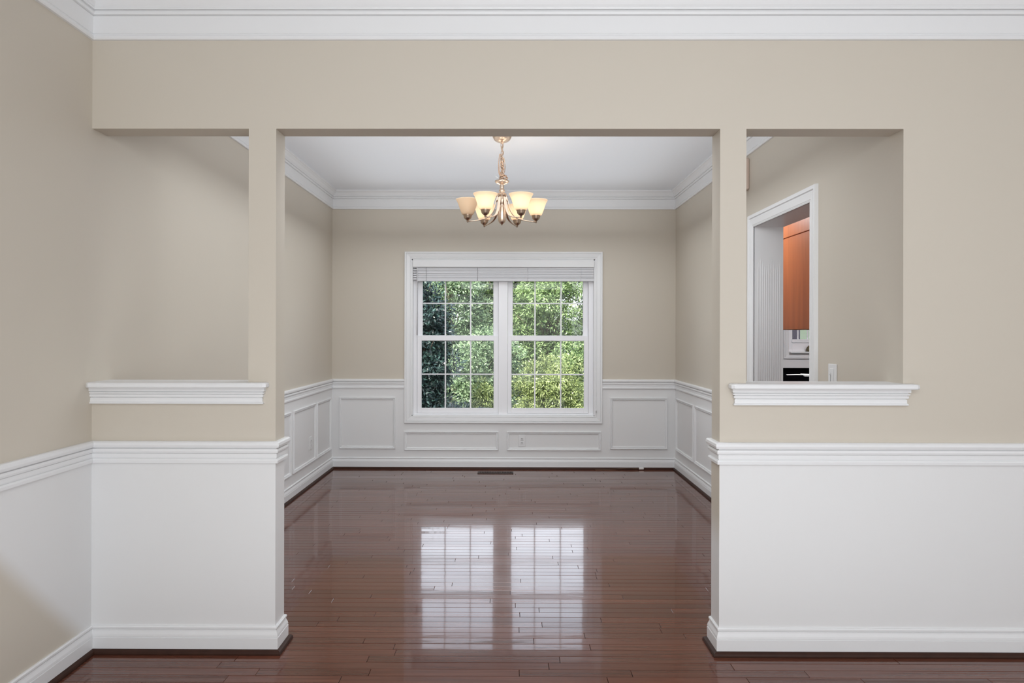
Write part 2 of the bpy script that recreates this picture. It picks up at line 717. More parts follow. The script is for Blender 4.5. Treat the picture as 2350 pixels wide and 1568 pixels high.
def board_mesh(x0, x1, w, tilt=0.0, h=0.018, yc=0.0, crown=0.0):
    b_, c_ = 0.0016, 0.0014
    hw = w / 2 - 0.0004
    sec = [(-hw, -h), (-hw, -c_), (-hw + b_, 0.0), (-hw / 2, crown), (0, crown * 1.3), (hw / 2, crown), (hw - b_, 0), (hw, -c_), (hw, -h)]
    r0 = [(x0 + 0.0006 + (0.0012 if z > -0.0005 else 0), yc + y, z + tilt * y) for y, z in sec]
    r1 = [(x1 - 0.0006 - (0.0012 if z > -0.0005 else 0), yc + y, z + tilt * y) for y, z in sec]
    return r0, r1


rows = []
y = 2.50
rng = random.Random(11)
unit = {}
for w_len in range(45, 150, 5):
    L_ = w_len / 100
    r0, r1 = board_mesh(0, L_, BW)
    mb = MB().loft([r0, r1])
    me = bpy.data.meshes.new('floorboard')
    me.from_pydata(mb.v, [], mb.f)
    me.materials.append(M['floor'])
    unit[w_len] = me
n_boards = 0
stuff = MB()
yy = 2.5285
row = 0
while yy < D2 + 0.02:
    xr = (2.5 if yy < D1 + 0.02 else RX + 0.3)
    x = LX - rng.uniform(0.0, 0.4)
    while x < xr:
        wl = rng.choice(list(unit))
        L_ = wl / 100
        tilt = rng.gauss(0, 0.0035)
        if n_boards < 300:
            o = bpy.data.objects.new('floorboard', unit[wl])
            COL.objects.link(o)
            o.parent = floor
            o.location = (x, yy, 0)
            o.rotation_euler = (tilt, rng.gauss(0, 0.0002), 0)
            n_boards += 1
        else:
            r0, r1 = board_mesh(x, x + L_, BW, tilt, yc=yy)
            stuff.loft([r0, r1])
        x += L_
    yy += BW
    row += 1
# boards nearer the camera and the rest of the front room and kitchen
yy = 2.5285 - BW
while yy > YB:
    x = LX - rng.uniform(0, 0.6)
    while x < FX:
        L_ = rng.uniform(0.5, 1.5)
        r0, r1 = board_mesh(x, min(x + L_, FX), BW, rng.gauss(0, 0.0035), yc=yy)
        stuff.loft([r0, r1])
        x += L_
    yy -= BW
yy = 2.5285
while yy < 9.1:
    x0 = 2.5 + 0.6 if yy < D1 + 0.02 else RX + 0.3 + 0.9
    x = x0 + rng.uniform(0, 0.3)
    while x < 5.4:
        L_ = rng.uniform(0.5, 1.5)
        r0, r1 = board_mesh(x, x + L_, BW, rng.gauss(0, 0.0035), yc=yy)
        stuff.loft([r0, r1])
        x += L_
    yy += BW
so = MB.build(stuff, 'floorboards', M['floor'], floor)
so['kind'] = 'stuff'

# ---- ceiling
structure(box('ceiling', M['ceiling'], None, LX - 0.3, 5.6, YB - 0.1, 9.2, CEIL, CEIL + 0.12))

# ---- partition between the rooms
g = 0.0
wall_front = MB()
wall_front.box(LX - 0.15, FX + 0.15, D1, D1B, HDR, CEIL)          # header
wall_front.box(LX - 0.15, OPL, D1, D1B, 0, SILL)                  # left half wall
wall_front.box(PLL, OPL, D1, D1B, SILL, HDR)                      # left pillar
wall_front.box(OPR, RX, D1, D1B, 0, SILL)
wall_front.box(OPR, PRR, D1, D1B, SILL, HDR)                      # right pillar
wall_front.box(RX, FX + 0.15, D1, D1B, 0, HDR)
wf = structure(wall_front.build('wall_front', M['wall']))
# painted skin of the right jamb below the rail (beige fading to white lower down)
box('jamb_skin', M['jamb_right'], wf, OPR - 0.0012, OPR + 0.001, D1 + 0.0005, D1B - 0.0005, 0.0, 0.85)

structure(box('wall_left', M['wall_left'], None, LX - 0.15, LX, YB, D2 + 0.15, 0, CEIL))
DY0, DY1, DZ = 3.812, 4.694, 2.087     # doorway to the kitchen
wr = MB()
XT = 1.861
wr.box(RX, XT, D1B, DY0 - 0.02, 0, CEIL)
wr.box(RX, XT, DY1 + 0.02, D2 + 0.15, 0, CEIL)
wr.box(RX, XT, DY0 - 0.02, DY1 + 0.02, DZ + 0.02, CEIL)
wall_right = structure(wr.build('wall_right', M['wall']))
WX0, WX1, WZ0, WZ1 = -0.978, 0.859, 0.527, 2.103
wb = MB()
T2 = D2 + 0.15
wb.box(LX, WX0, D2, T2, 0, CEIL).box(WX1, RX, D2, T2, 0, CEIL)
wb.box(WX0, WX1, D2, T2, 0, WZ0).box(WX0, WX1, D2, T2, WZ1, CEIL)
wall_back = structure(wb.build('wall_back', M['wall']))
structure(box('wall_front_room_right', M['wall'], None, FX, FX + 0.15, YB, D1, 0, CEIL))
structure(box('wall_behind', M['wall'], None, LX - 0.15, FX + 0.15, YB - 0.15, YB, 0, CEIL))

# ---- kitchen shell
KY = 9.1
kw = MB()
KWX0, KWX1, KWZ0, KWZ1 = 3.69, 5.0, 1.105, 2.2
kw.box(RX, KWX0, KY, KY + 0.15, 0, CEIL).box(KWX1, 5.6, KY, KY + 0.15, 0, CEIL)
kw.box(KWX0, KWX1, KY, KY + 0.15, 0, KWZ0).box(KWX0, KWX1, KY, KY + 0.15, KWZ1, CEIL)
structure(kw.build('wall_kitchen_back', M['kitchen_wall']))
structure(MB().box(RX, XT, D2 + 0.15, KY, 0, CEIL).build('wall_kitchen_left', M['kitchen_wall']))
structure(box('wall_kitchen_right', M['kitchen_wall'], None, 5.45, 5.6, D1B, KY, 0, CEIL))
# roof above everything so that daylight comes only through the windows
structure(MB().loft([[(-2.6, YB - 0.8, 2.95), (-2.6, 3.2, 4.6), (-2.6, 9.6, 2.95)], [(6.2, YB - 0.8, 2.95), (6.2, 3.2, 4.6), (6.2, 9.6, 2.95)]])
          .build('roof', M['siding']))

# ---- mouldings
CROWN = [(0, 2.603), (.011, 2.604), (.014, 2.610), (.014, 2.618), (.010, 2.625), (.0045, 2.627), (.0045, 2.630), (.007, 2.632),
         (.010, 2.704), (.006, 2.706), (.018, 2.708), (.020, 2.716), (.018, 2.724), (.013, 2.7255), (.024, 2.727), (.026, 2.733),
         (.023, 2.737), (.028, 2.744), (.036, 2.760), (.050, 2.775), (.055, 2.777), (.055, CEIL), (0, CEIL)]
RAIL = [(0, .806), (.012, .807), (.013, .818), (.010, .825), (.004, .8255), (.004, .829), (.007, .830), (.007, .846), (.0045, .848),
        (.012, .850), (.014, .858), (.012, .867), (.005, .869), (.005, .8725), (.018, .874), (.021, .884), (.020, .894), (.014, .8995), (0, .900)]
BASE = [(0, 0), (.015, 0), (.015, .066), (.0115, .068), (.0115, .070), (.0145, .0715), (.013, .080), (.008, .093), (.007, .0985),
        (.004, .0995), (.004, .1015), (.010, .1035), (.010, .110), (.006, .1145), (0, .1145)]
SHOE = [(.0152, 0.0004), (.031, 0.0004), (.031, .006), (.028, .013), (.022, .018), (.0152, .020)]

CR_SIDE = {'left': 0}
tn = [0]


def run(path, prof, names, mat, closed=False):
    obs = []
    for mb, nm in zip(sweep(path, prof, closed), names):
        if nm is None:
            continue
        if nm == 'trim':
            tn[0] += 1
            nm = 'trim_%d' % tn[0]
        obs.append(structure(mb.build(nm, mat)))
    return obs


# crowns
run([(LX, YB), (LX, D1), (FX, D1), (FX, YB)], CROWN, ['trim'] * 3, M['trim'])
run([(LX, D1B), (LX, D2), (RX, D2), (RX, D1B)], CROWN, ['trim'] * 4, M['trim'], True)
# chair rails
CO, CI = WX0 - 0.070, WX1 + 0.077
run([(LX, YB), (LX, D1), (OPL, D1), (OPL, D1B), (LX, D1B), (LX, D2), (CO, D2)], RAIL, ['trim'] * 6, M['trim'])
run([(CI, D2), (RX, D2), (RX, DY1 + 0.09)], RAIL, ['trim'] * 2, M['trim'])
run([(RX, DY0 - 0.09), (RX, D1B), (OPR, D1B), (OPR, D1), (FX, D1), (FX, YB)], RAIL, ['trim'] * 5, M['trim'])
# baseboards and shoe mouldings
for prof, mat, which in ((BASE, M['trim'], 'baseboard'), (SHOE, M['shoe'], 'shoe')):
    pa = [(LX, YB), (LX, D1), (OPL, D1), (OPL, D1B), (LX, D1B), (LX, D2), (RX, D2), (RX, DY1 + 0.09)]
    na = ['baseboard_left', 'baseboard_front', 'baseboard_jamb_left', 'baseboard_inner_left', 'baseboard_dining_left', 'baseboard_back', 'baseboard_dining_right']
    pb = [(RX, DY0 - 0.09), (RX, D1B), (OPR, D1B), (OPR, D1), (FX, D1), (FX, YB)]
    nb = ['baseboard_inner_side', 'baseboard_inner_right', 'baseboard_jamb_right', 'baseboard_right', 'baseboard_front_room_right']
    if which == 'shoe':
        na = ['trim'] * 7
        nb = ['trim'] * 5
    run(pa, prof, na, mat)
    run(pb, prof, nb, mat)

# ---- panel mouldings of the wainscot
PANEL = [(0.0, 0.0), (0.001, 0.005), (0.006, 0.007), (0.008, 0.004), (0.013, 0.004), (0.015, 0.009), (0.022, 0.010), (0.025, 0.006), (0.0255, 0.0)]
PANEL = [(o_, p_ * 1.5) for o_, p_ in PANEL]


def panel(axis, plane, sgn, u0, u1, z0, z1, wall):
    i = 0.0255
    mb = ring_frame(axis, plane, sgn, u0 + i, u1 - i, z0 + i, z1 - i, PANEL)
    mb.build('panel_molding', M['trim'], wall)


wl_obj = bpy.data.objects['wall_left']
panel('y', D2, -1, -1.702, -1.136, 0.200, 0.717, wall_back)
panel('y', D2, -1, 1.014, 1.587, 0.200, 0.717, wall_back)
panel('y', D2, -1, -1.049, -0.103, 0.186, 0.376, wall_back)
panel('y', D2, -1, -0.021, 0.923, 0.186, 0.376, wall_back)
for a, b_ in ((6.342, 6.842), (5.650, 6.310), (4.93, 5.59), (4.21, 4.87), (3.49, 4.15)):
    panel('x', LX, 1, a, b_, 0.200, 0.717, wl_obj)
for a, b_ in ((6.21, 6.855), (5.52, 6.165), (4.90, 5.475)):
    panel('x', RX, -1, a, b_, 0.200, 0.717, wall_right)

# ---- pass-through shelves (caps of the half walls)
APRON = [(0, 1.058), (.014, 1.058), (.016, 1.0605), (.015, 1.0635), (.011, 1.068), (.011, 1.0835), (.007, 1.0845), (.007, 1.0865), (.015, 1.088), (.016, 1.0975),
         (.011, 1.0985), (.011, 1.1005), (.019, 1.102), (.020, 1.108), (.014, 1.1095), (.014, 1.111), (.022, 1.1125), (.022, 1.1275), (0, 1.1275)]


def shelf(name, xa, xb, ha, hb, label):
    """xa..xb = clear opening, ha/hb = ends of the projecting nose"""
    t = empty(name, ((xa + xb) / 2, (D1 + D1B) / 2, 1.058))
    t['label'] = label
    t['category'] = 'shelf'
    z0, z1 = 1.1285, 1.150
    plan = [(ha, D1 - 0.042), (ha + 0.012, D1 - 0.050), (hb - 0.012, D1 - 0.050), (hb, D1 - 0.042), (hb, D1 - 0.0005), (xb, D1 - 0.0005), (xb, D1B + 0.0005),
            (min(hb, RX), D1B + 0.0005), (min(hb, RX), D1B + 0.03), (max(ha, LX), D1B + 0.03), (max(ha, LX), D1B + 0.0005), (xa, D1B + 0.0005), (xa, D1 - 0.0005), (ha, D1 - 0.0005)]
    cx_, cy_ = (xa + xb) / 2, (D1 + D1B) / 2

    def ring(z, s):
        r = []
        for (px, py) in plan:
            nx = px + (s if px < cx_ else -s) * (1 if not (xa - 1e-6 <= px <= xb + 1e-6) else 0)
            ny = py + (s if py < cy_ else -s) * (1 if (py < D1 - 0.01 or py > D1B + 0.01) else 0)
            r.append((nx, ny, z))
        return r
    mb = MB().loft([ring(z0, 0.003), ring(z0 + 0.004, 0.0), ring(z1 - 0.007, 0.0), ring(z1 - 0.002, 0.003), ring(z1, 0.009)])
    mb.build('shelf_board', M['trim'], t)
    e0 = xa if abs(ha - xa) < 0.02 else ha + 0.035
    e1 = hb - (0.036 if hb < 0 else 0.047)
    path = [(e0, D1 + 0.01), (e0, D1 - 0.0005), (e1, D1 - 0.0005), (e1, D1 + 0.01)] if e0 != xa else [(e0, D1 - 0.0005), (e1, D1 - 0.0005), (e1, D1 + 0.01)]
    ap = MB()
    for s_ in sweep(path, APRON):
        ap.add(s_.v, s_.f)
    ap.build('bed_molding', M['trim'], t)
    return t


shelf('ledge_shelf', LX, PLL, LX, -1.020, 'white moulded ledge capping the half wall beside the left side wall')
shelf('ledge_shelf', PRR, RX, 0.930, 1.716, 'white moulded ledge with rounded ends below the opening that shows the kitchen doorway')

# ---- dining window
win = structure(empty('window_1', ((WX0 + WX1) / 2, D2, WZ0)))
CAS = [(0.0, 0.0), (0.0, 0.010), (0.010, 0.012), (0.012, 0.008), (0.016, 0.008), (0.018, 0.013), (0.050, 0.018), (0.052, 0.013), (0.055, 0.013), (0.057, 0.020), (0.070, 0.021), (0.072, 0.018), (0.072, 0.0)]
ring_frame('y', D2, -1, WX0 + 0.002, WX1 + 0.004, WZ0 + 0.004, WZ1 + 0.002, CAS).build('casing', M['trim'], win)
# jamb lining
FY = D2 + 0.045
jl = MB()
jl.box(WX0 - 0.002, WX0 + 0.012, D2 - 0.003, T2, WZ0, WZ1).box(WX1 - 0.010, WX1 + 0.004, D2 - 0.003, T2, WZ0, WZ1)
jl.box(WX0, WX1, D2 - 0.003, T2, WZ0 - 0.002, WZ0 + 0.010).box(WX0, WX1, D2 - 0.003, T2, WZ1 - 0.010, WZ1 + 0.002)
jl.build('jamb_lining', M['trim'], win)
MUL0, MUL1 = -0.106, -0.013
box('center_mullion', M['vinyl'], win, MUL0, MUL1, FY - 0.006, T2 - 0.01, WZ0 + 0.01, WZ1 - 0.01, 0.002)
fr = MB()
fr.box(WX0 + 0.012, -0.930, FY, T2 - 0.01, WZ0 + 0.01, WZ1 - 0.01, 0.002).box(0.802, WX1 - 0.010, FY, T2 - 0.01, WZ0 + 0.01, WZ1 - 0.01, 0.002)
fr.box(-0.930, MUL0, FY, T2 - 0.01, WZ0 + 0.01, 0.550, 0.002).box(MUL1, 0.802, FY, T2 - 0.01, WZ0 + 0.01, 0.550, 0.002)
fr.box(-0.930, MUL0, FY, T2 - 0.01, 2.070, WZ1 - 0.01, 0.002).box(MUL1, 0.802, FY, T2 - 0.01, 2.070, WZ1 - 0.01, 0.002)
fr.build('window_frame', M['vinyl'], win)


def sash(nm, ox0, ox1, oz0, oz1, gx0, gx1, gz0, gz1, ya, yb, mxs, mz):
    s = empty(nm, ((ox0 + ox1) / 2, ya, oz0))
    s.parent = win
    s.location = s.location - wloc(win)
    m = MB()
    # outer frame as bevelled members, with a fine glazing bead
    m.box(ox0, gx0, ya, yb, oz0, oz1, 0.0015).box(gx1, ox1, ya, yb, oz0, oz1, 0.0015)
    m.box(gx0, gx1, ya, yb, oz0, gz0, 0.0015).box(gx0, gx1, ya, yb, gz1, oz1, 0.0015)
    m.build('sash_frame', M['vinyl'], s)
    bead = [(0.0, 0.0), (0.0, 0.004), (0.004, 0.006), (0.007, 0.003), (0.008, 0.0)]
    ring_frame('y', ya + 0.006, -1, gx0 - 0.001, gx1 + 0.001, gz0 - 0.001, gz1 + 0.001, [(-0.004, 0), (-0.003, 0.003), (0.001, 0.0075), (0.003, 0.0065), (0.003, 0)]).build('glazing_bead', M['vinyl'], s)
    ym = (ya + yb) / 2
    hw = 0.0068
    for x_ in mxs:
        MB().box(x_ - hw, x_ + hw, ym - 0.006, ym + 0.002, gz0, gz1, 0.002).build('muntin', M['vinyl'], s)
    xs = [gx0] + list(mxs) + [gx1]
    for a_, b2 in zip(xs[:-1], xs[1:]):
        a2 = a_ + (hw if a_ != gx0 else 0)
        b3 = b2 - (hw if b2 != gx1 else 0)
        MB().box(a2, b3, ym - 0.006, ym + 0.002, mz - hw * 0.9, mz + hw * 0.9, 0.002).build('muntin', M['vinyl'], s)
        for z0_, z1_ in ((gz0, mz), (mz, gz1)):
            MB().box(a_, b2, ym + 0.004, ym + 0.007, z0_, z1_).build('pane', M['glass'], s)
    return s


LS, US = FY + 0.008, FY + 0.042
sash('lower_sash', -0.928, MUL0 - 0.001, 0.552, 1.335, -0.886, -0.153, 0.601, 1.286, LS, LS + 0.032, (-0.644, -0.388), 0.945)
sash('upper_sash', -0.928, MUL0 - 0.001, 1.300, 2.068, -0.880, -0.158, 1.336, 2.020, US, US + 0.030, (-0.648, -0.390), 1.664)
sash('lower_sash', MUL1 + 0.001, 0.800, 0.552, 1.335, 0.024, 0.759, 0.602, 1.286, LS, LS + 0.032, (0.262, 0.524), 0.944)
sash('upper_sash', MUL1 + 0.001, 0.800, 1.300, 2.068, 0.036, 0.752, 1.336, 2.020, US, US + 0.030, (0.264, 0.528), 1.664)

# ---- kitchen doorway lining and casing
door = structure(empty('door_1', (RX, (DY0 + DY1) / 2, 0)))
# casing: up the far side, across the head, down the near side
cas = [(0.0, 0.0), (0.0, 0.010), (0.008, 0.013), (0.012, 0.008), (0.016, 0.012), (0.052, 0.015), (0.056, 0.010), (0.060, 0.010), (0.064, 0.019), (0.084, 0.020), (0.087, 0.0)]
u0, u1, z1 = DY0, DY1, DZ
rings = []
for (u, z, du, dz) in ((u0, 0.0, -1, 0), (u0, z1, -1, 1), (u1, z1, 1, 1), (u1, 0.0, 1, 0)):
    rings.append([(RX - p_, u + du * o_, z + dz * o_) for o_, p_ in cas])
MB().loft(rings, True, True).build('casing', M['trim'], door)
MB().box(RX - 0.004, XT + 0.004, DY1, DY1 + 0.0195, 0, DZ, 0.0).build('side_jamb', M['trim'], door)
MB().box(RX - 0.004, XT + 0.004, DY0 - 0.0195, DY0, 0, DZ, 0.0).build('side_jamb', M['trim'], door)
MB().box(RX - 0.004, XT + 0.004, DY0 - 0.0195, DY1 + 0.0195, DZ, DZ + 0.0195).build('head_jamb', M['trim'], door)
# reeded facing on the far jamb
fl = MB()
nfl = 11
fw = (XT - RX - 0.030) / nfl
for k in range(nfl):
    xc = RX + 0.020 + fw * (k + 0.5)
    rr = fw * 0.36
    top_z = 1.80 + 0.03 * math.sin(k * 1.3)
    ring_ = []
    for zz in (0.02, top_z, top_z + 0.05):
        r_ = rr if zz <= top_z else rr * 0.3
        ring_.append([(xc + r_ * math.cos(a), DY1 + 0.001 - 0.0035 * math.sin(a) * (r_ / rr), zz) for a in np.linspace(0, PI, 6)])
    fl.loft(ring_, True, True, True)
fl.build('reeded_facing', M['trim'], door)

# ================================================================== THINGS
# ---- blind
bt = thing('window_blind', 'white slatted blind raised to a stack at the top of the dining window', 'blind', (-0.055, D2 + 0.01, 1.88))
BY0, BY1 = D2 - 0.012, D2 + 0.034
MB().box(-0.9655, 0.851, BY0 - 0.012, BY0 + 0.004, 2.022, 2.0915, 0.003).build('valance', M['trim'], bt)
box('head_rail', M['blind'], bt, -0.962, 0.848, BY0 + 0.006, BY1, 2.014, 2.085, 0.002)
zs = 2.004
rb = random.Random(3)
for k in range(9):
    a = rb.uniform(-0.0012, 0.0012)
    z = 2.003 - k * 0.0108
    m = MB()
    y0, y1 = BY0 + rb.uniform(-0.003, 0.003), BY1
    xl = -0.918 + rb.uniform(-0.002, 0.002)
    m.loft([[(xl, y0, z + a), (xl, (y0 + y1) / 2, z + 0.0025 + a), (xl, y1, z), (xl, y1, z + 0.009), (xl, (y0 + y1) / 2, z + 0.0100 + a), (xl, y0, z + 0.0095 + a)],
            [(0.846, y0, z - a), (0.846, (y0 + y1) / 2, z + 0.0025 - a), (0.846, y1, z), (0.846, y1, z + 0.009), (0.846, (y0 + y1) / 2, z + 0.0100 - a), (0.846, y0, z + 0.0095 - a)]])
    m.build('slat', M['blind'], bt)
box('bottom_rail', M['blind'], bt, -0.920, 0.848, BY0 - 0.001, BY1, 1.882, 1.9145, 0.003)
for x_ in (-0.831, -0.316, 0.185, 0.717):
    MB().tube([(x_, BY0 - 0.0045, 2.02), (x_ + 0.002, BY0 - 0.0055, 1.95), (x_, BY0 - 0.0035, 1.885)], 0.0016, 6).build('ladder_cord', M['grey'] if x_ < 0 else M['blind'], bt)
# stack of slat ends hanging at the left end
for k in range(5):
    z = 1.895 + k * 0.023
    MB().box(-0.962, -0.926, BY0 - 0.004, BY1, z, z + 0.017, 0.003).build('slat_end', M['blind'], bt)
MB().tube([(-0.921, BY0 - 0.016, 2.03), (-0.921, BY0 - 0.010, 1.99), (-0.9205, BY0 - 0.010, 1.60), (-0.920, BY0 - 0.010, 1.34)], [0.002, 0.0045, 0.0045, 0.006], 8).build('tilt_wand', M['blind'], bt)
# cord cleat
ct = thing('cord_cleat', 'tiny white cord cleat at the lower right edge of the window casing', 'cleat', (0.872, D2 - 0.014, 0.59))
MB().tube([(0.872, D2 - 0.022, 0.567), (0.872, D2 - 0.024, 0.585), (0.872, D2 - 0.022, 0.603)], [0.003, 0.005, 0.003], 8).build('cleat_horn', M['plate'], ct)
MB().box(0.867, 0.877, D2 - 0.020, D2 - 0.010, 0.580, 0.592, 0.001).build('cleat_base', M['plate'], ct)


# ---- outlets and switch
def outlet(loc, axis, sgn, label, w=0.074, h=0.115):
    """plate centred at loc on a wall; axis = wall normal axis"""
    t = thing('wall_outlet', label, 'outlet', loc)
    X, Y, Z = loc

    def bx(name, mat, u0, u1, p0, p1, z0, z1, ch, par):
        if axis == 'y':
            a, b2 = sorted((Y + sgn * p0, Y + sgn * p1))
            return box(name, mat, par, X + u0, X + u1, a, b2, Z + z0, Z + z1, ch)
        a, b2 = sorted((X + sgn * p0, X + sgn * p1))
        return box(name, mat, par, a, b2, Y + u0, Y + u1, Z + z0, Z + z1, ch)
    bx('cover_plate', M['plate'], -w / 2, w / 2, 0.0, 0.006, -h / 2, h / 2, 0.002, t)
    for s in (1, -1):
        zc = s * 0.0195
        r = bx('receptacle', M['plate'], -0.017, 0.017, 0.006, 0.009, zc - 0.014, zc + 0.014, 0.001, t)
        for u in (-0.0065, 0.0065):
            bx('slot', M['slot'], u - 0.0016, u + 0.0016, 0.0085, 0.0094, zc - 0.003, zc + 0.007, 0, r)
        bx('ground_slot', M['slot'], -0.0026, 0.0026, 0.0085, 0.0094, zc - 0.010, zc - 0.006, 0, r)
    bx('screw', M['grey'], -0.0025, 0.0025, 0.006, 0.0075, -0.0025, 0.0025, 0.0005, t)
    return t


outlet((0.132, D2, 0.283), 'y', -1, 'white duplex outlet inside the low wall panel beneath the window')
outlet((LX, 6.15, 0.375), 'x', 1, 'white duplex outlet inside a panel of the left dining wall')
sw = thing('light_switch', 'white wall switch just above the right ledge, beside the kitchen doorway casing', 'switch', (RX, 3.551, 1.150))
box('cover_plate', M['plate'], sw, RX - 0.007, RX, 3.508, 3.594, 1.088, 1.206, 0.002)
box('rocker', M['plate'], sw, RX - 0.011, RX - 0.007, 3.534, 3.568, 1.115, 1.182, 0.0015)
box('dimmer_slot', M['grey'], sw, RX - 0.0116, RX - 0.0109, 3.556, 3.560, 1.108, 1.160)
tg = box('toggle', M['plate'], sw, RX - 0.017, RX - 0.0115, 3.553, 3.563, 1.150, 1.158, 0.001)

# ---- door chime high on the right wall
ch = thing('door_chime', 'beige door chime box high on the right wall, just past the right pillar', 'door chime', (RX, 4.87, 2.47))
box('chime_body', M['chime'], ch, RX - 0.030, RX, 4.792, 4.950, 2.365, 2.583, 0.006)
ring_frame('x', RX - 0.030, -1, 4.812, 4.930, 2.388, 2.560, [(0, 0), (0, 0.010), (0.004, 0.014), (0.014, 0.014), (0.020, 0.008), (0.020, 0)]).build('frame', M['chime'], ch)
box('cover_inset', M['chime_in'], ch, RX - 0.034, RX - 0.029, 4.812, 4.930, 2.388, 2.560)
MB().box(RX - 0.047, RX - 0.044, 4.797, 4.803, 2.470, 2.476, 0.001).build('screw', M['chime_in'], ch)

# ---- floor register
rg = thing('floor_register', 'dark bronze slotted floor register set in the boards below the window', 'floor vent', (-0.129, 6.70, 0.0))
ring_frame_mb = MB()
x0, x1, y0, y1 = -0.303, 0.045, 6.655, 6.745
for a in ((x0, x1, y0, y0 + 0.012), (x0, x1, y1 - 0.012, y1), (x0, x0 + 0.012, y0 + 0.012, y1 - 0.012), (x1 - 0.012, x1, y0 + 0.012, y1 - 0.012)):
    ring_frame_mb.box(a[0], a[1], a[2], a[3], 0.0006, 0.0055, 0.001)
ring_frame_mb.build('register_frame', M['register'], rg)
for k in range(20):
    xx = x0 + 0.018 + k * 0.0162
    MB().box(xx, xx + 0.006, y0 + 0.012, y1 - 0.012, 0.0012, 0.0042, 0.0005).build('louver', M['register'], rg)
box('duct_bar', M['register'], rg, x0 + 0.012, x1 - 0.012, 6.696, 6.704, 0.0042, 0.0052)

# ---- stray cable along the back shoe moulding
cb = thing('cable', 'thin brown cable with small white plug against the back baseboard, right of the window', 'cable', (1.32, D2 - 0.035, 0.0))
pts = [(0.86 + k * 0.04, D2 - 0.0335 + 0.0015 * math.sin(k * 1.9), 0.0045 + 0.012 * max(0, math.sin((k - 4) * 0.33))) for k in range(12)]
MB().tube(pts, 0.0022, 6).build('cord', M['cable'], cb)
MB().box(1.298, 1.345, D2 - 0.046, D2 - 0.0325, 0.006, 0.024, 0.003).build('plug', M['paper'], cb)

# ================================================================== CHANDELIER
CX, CY = -0.053, 4.97
chd = thing('chandelier', 'six-armed nickel chandelier with bell glass shades hanging in the dining room', 'chandelier', (CX, CY, CEIL))
MB().lathe(CX, CY, [(0, CEIL - 0.0005), (0.070, CEIL - 0.0005), (0.071, CEIL - 0.006), (0.068, CEIL - 0.012), (0.064, CEIL - 0.022), (0.055, CEIL - 0.036), (0.040, CEIL - 0.046),
                    (0.022, CEIL - 0.052), (0.012, CEIL - 0.054), (0.010, CEIL - 0.062), (0.0, CEIL - 0.064)], 32).build('canopy', M['champagne'], chd)


def link_mb(cx_, cy_, zc, rot, h=0.034, w=0.018, r=0.0026):
    pts = []
    for k in range(17):
        a = 2 * PI * k / 16
        lx = w / 2 * math.cos(a)
        lz = (h / 2 - w / 2) * (1 if math.sin(a) > 0 else -1) * (1 if abs(math.sin(a)) > 1e-6 else 0) + w / 2 * math.sin(a)
        pts.append((cx_ + lx * math.cos(rot), cy_ + lx * math.sin(rot), zc + lz))
    return MB().tube(pts, r, 6, True, False)


zc = CEIL - 0.074
k = 0
while zc > 2.50:
    dx = 0.003 * math.sin(k * 1.1)
    link_mb(CX + dx, CY, zc, (k % 2) * PI / 2 + 0.3).build('chain_link', M['champagne'], chd)
    zc -= 0.0265
    k += 1
# cloth covered wire wound along the chain
pts = []
for i in range(70):
    t_ = i / 69
    z = CEIL - 0.065 - t_ * 0.245
    a = t_ * 26
    r = 0.006 + 0.010 * max(0, math.sin((t_ - 0.25) * PI / 0.75)) if t_ > 0.25 else 0.006
    pts.append((CX + r * math.cos(a), CY + r * math.sin(a), z))
MB().tube(pts, 0.0028, 6).build('wire', M['cord'], chd)
# gathered slack chain: long loops tied together
for (xo, w_, z0_, z1_, yo) in ((-0.014, 0.022, 2.655, 2.50, 0.004), (0.012, 0.020, 2.625, 2.515, -0.006), (-0.004, 0.026, 2.60, 2.495, -0.012), (0.004, 0.016, 2.64, 2.52, 0.012)):
    pts = []
    for i in range(25):
        a = 2 * PI * i / 24
        zz = (z0_ + z1_) / 2 + (z0_ - z1_) / 2 * math.sin(a)
        pts.append((CX + xo + w_ / 2 * math.cos(a) * (1.0 - 0.25 * math.sin(a)), CY + yo + 0.006 * math.cos(2 * a), zz))
    MB().tube(pts, 0.0032, 6).build('slack_loop', M['cord'] if xo < 0 else M['champagne'], chd)
rk = random.Random(5)
pts = []
for i in range(150):
    a = i * 0.83
    el = i * 0.37
    pts.append((CX + 0.010 + 0.034 * math.cos(a) * math.cos(el), CY + 0.024 * math.sin(a), 2.478 + 0.026 * math.sin(el) + 0.003 * rk.random()))
MB().tube(pts, 0.0017, 5).build('wire_bundle', M['cord'], chd)
MB().tube([(CX - 0.046, CY - 0.01, 2.492), (CX - 0.028, CY - 0.01, 2.480), (CX - 0.008, CY, 2.466)], [0.0035, 0.0045, 0.003], 8).build('wire_end', M['plate'], chd)
# turned column, dish, hub and finial
MB().lathe(CX, CY, [(0.0, 2.500), (0.007, 2.498), (0.009, 2.480), (0.006, 2.470), (0.009, 2.462), (0.014, 2.458), (0.014, 2.452), (0.030, 2.455), (0.050, 2.462), (0.0525, 2.460), (0.050, 2.452), (0.036, 2.440),
                    (0.018, 2.434), (0.014, 2.428), (0.0165, 2.420), (0.0165, 2.412), (0.013, 2.406), (0.020, 2.398), (0.0235, 2.390), (0.020, 2.382), (0.014, 2.377), (0.028, 2.372), (0.030, 2.368),
                    (0.018, 2.362), (0.018, 2.352), (0.026, 2.346), (0.030, 2.336), (0.030, 2.300), (0.024, 2.292), (0.022, 2.280), (0.026, 2.272), (0.0295, 2.262), (0.0300, 2.225), (0.0295, 2.190),
                    (0.026, 2.170), (0.018, 2.156), (0.010, 2.150), (0.006, 2.147), (0.004, 2.141), (0.0, 2.139)], 28).build('column', M['champagne'], chd)
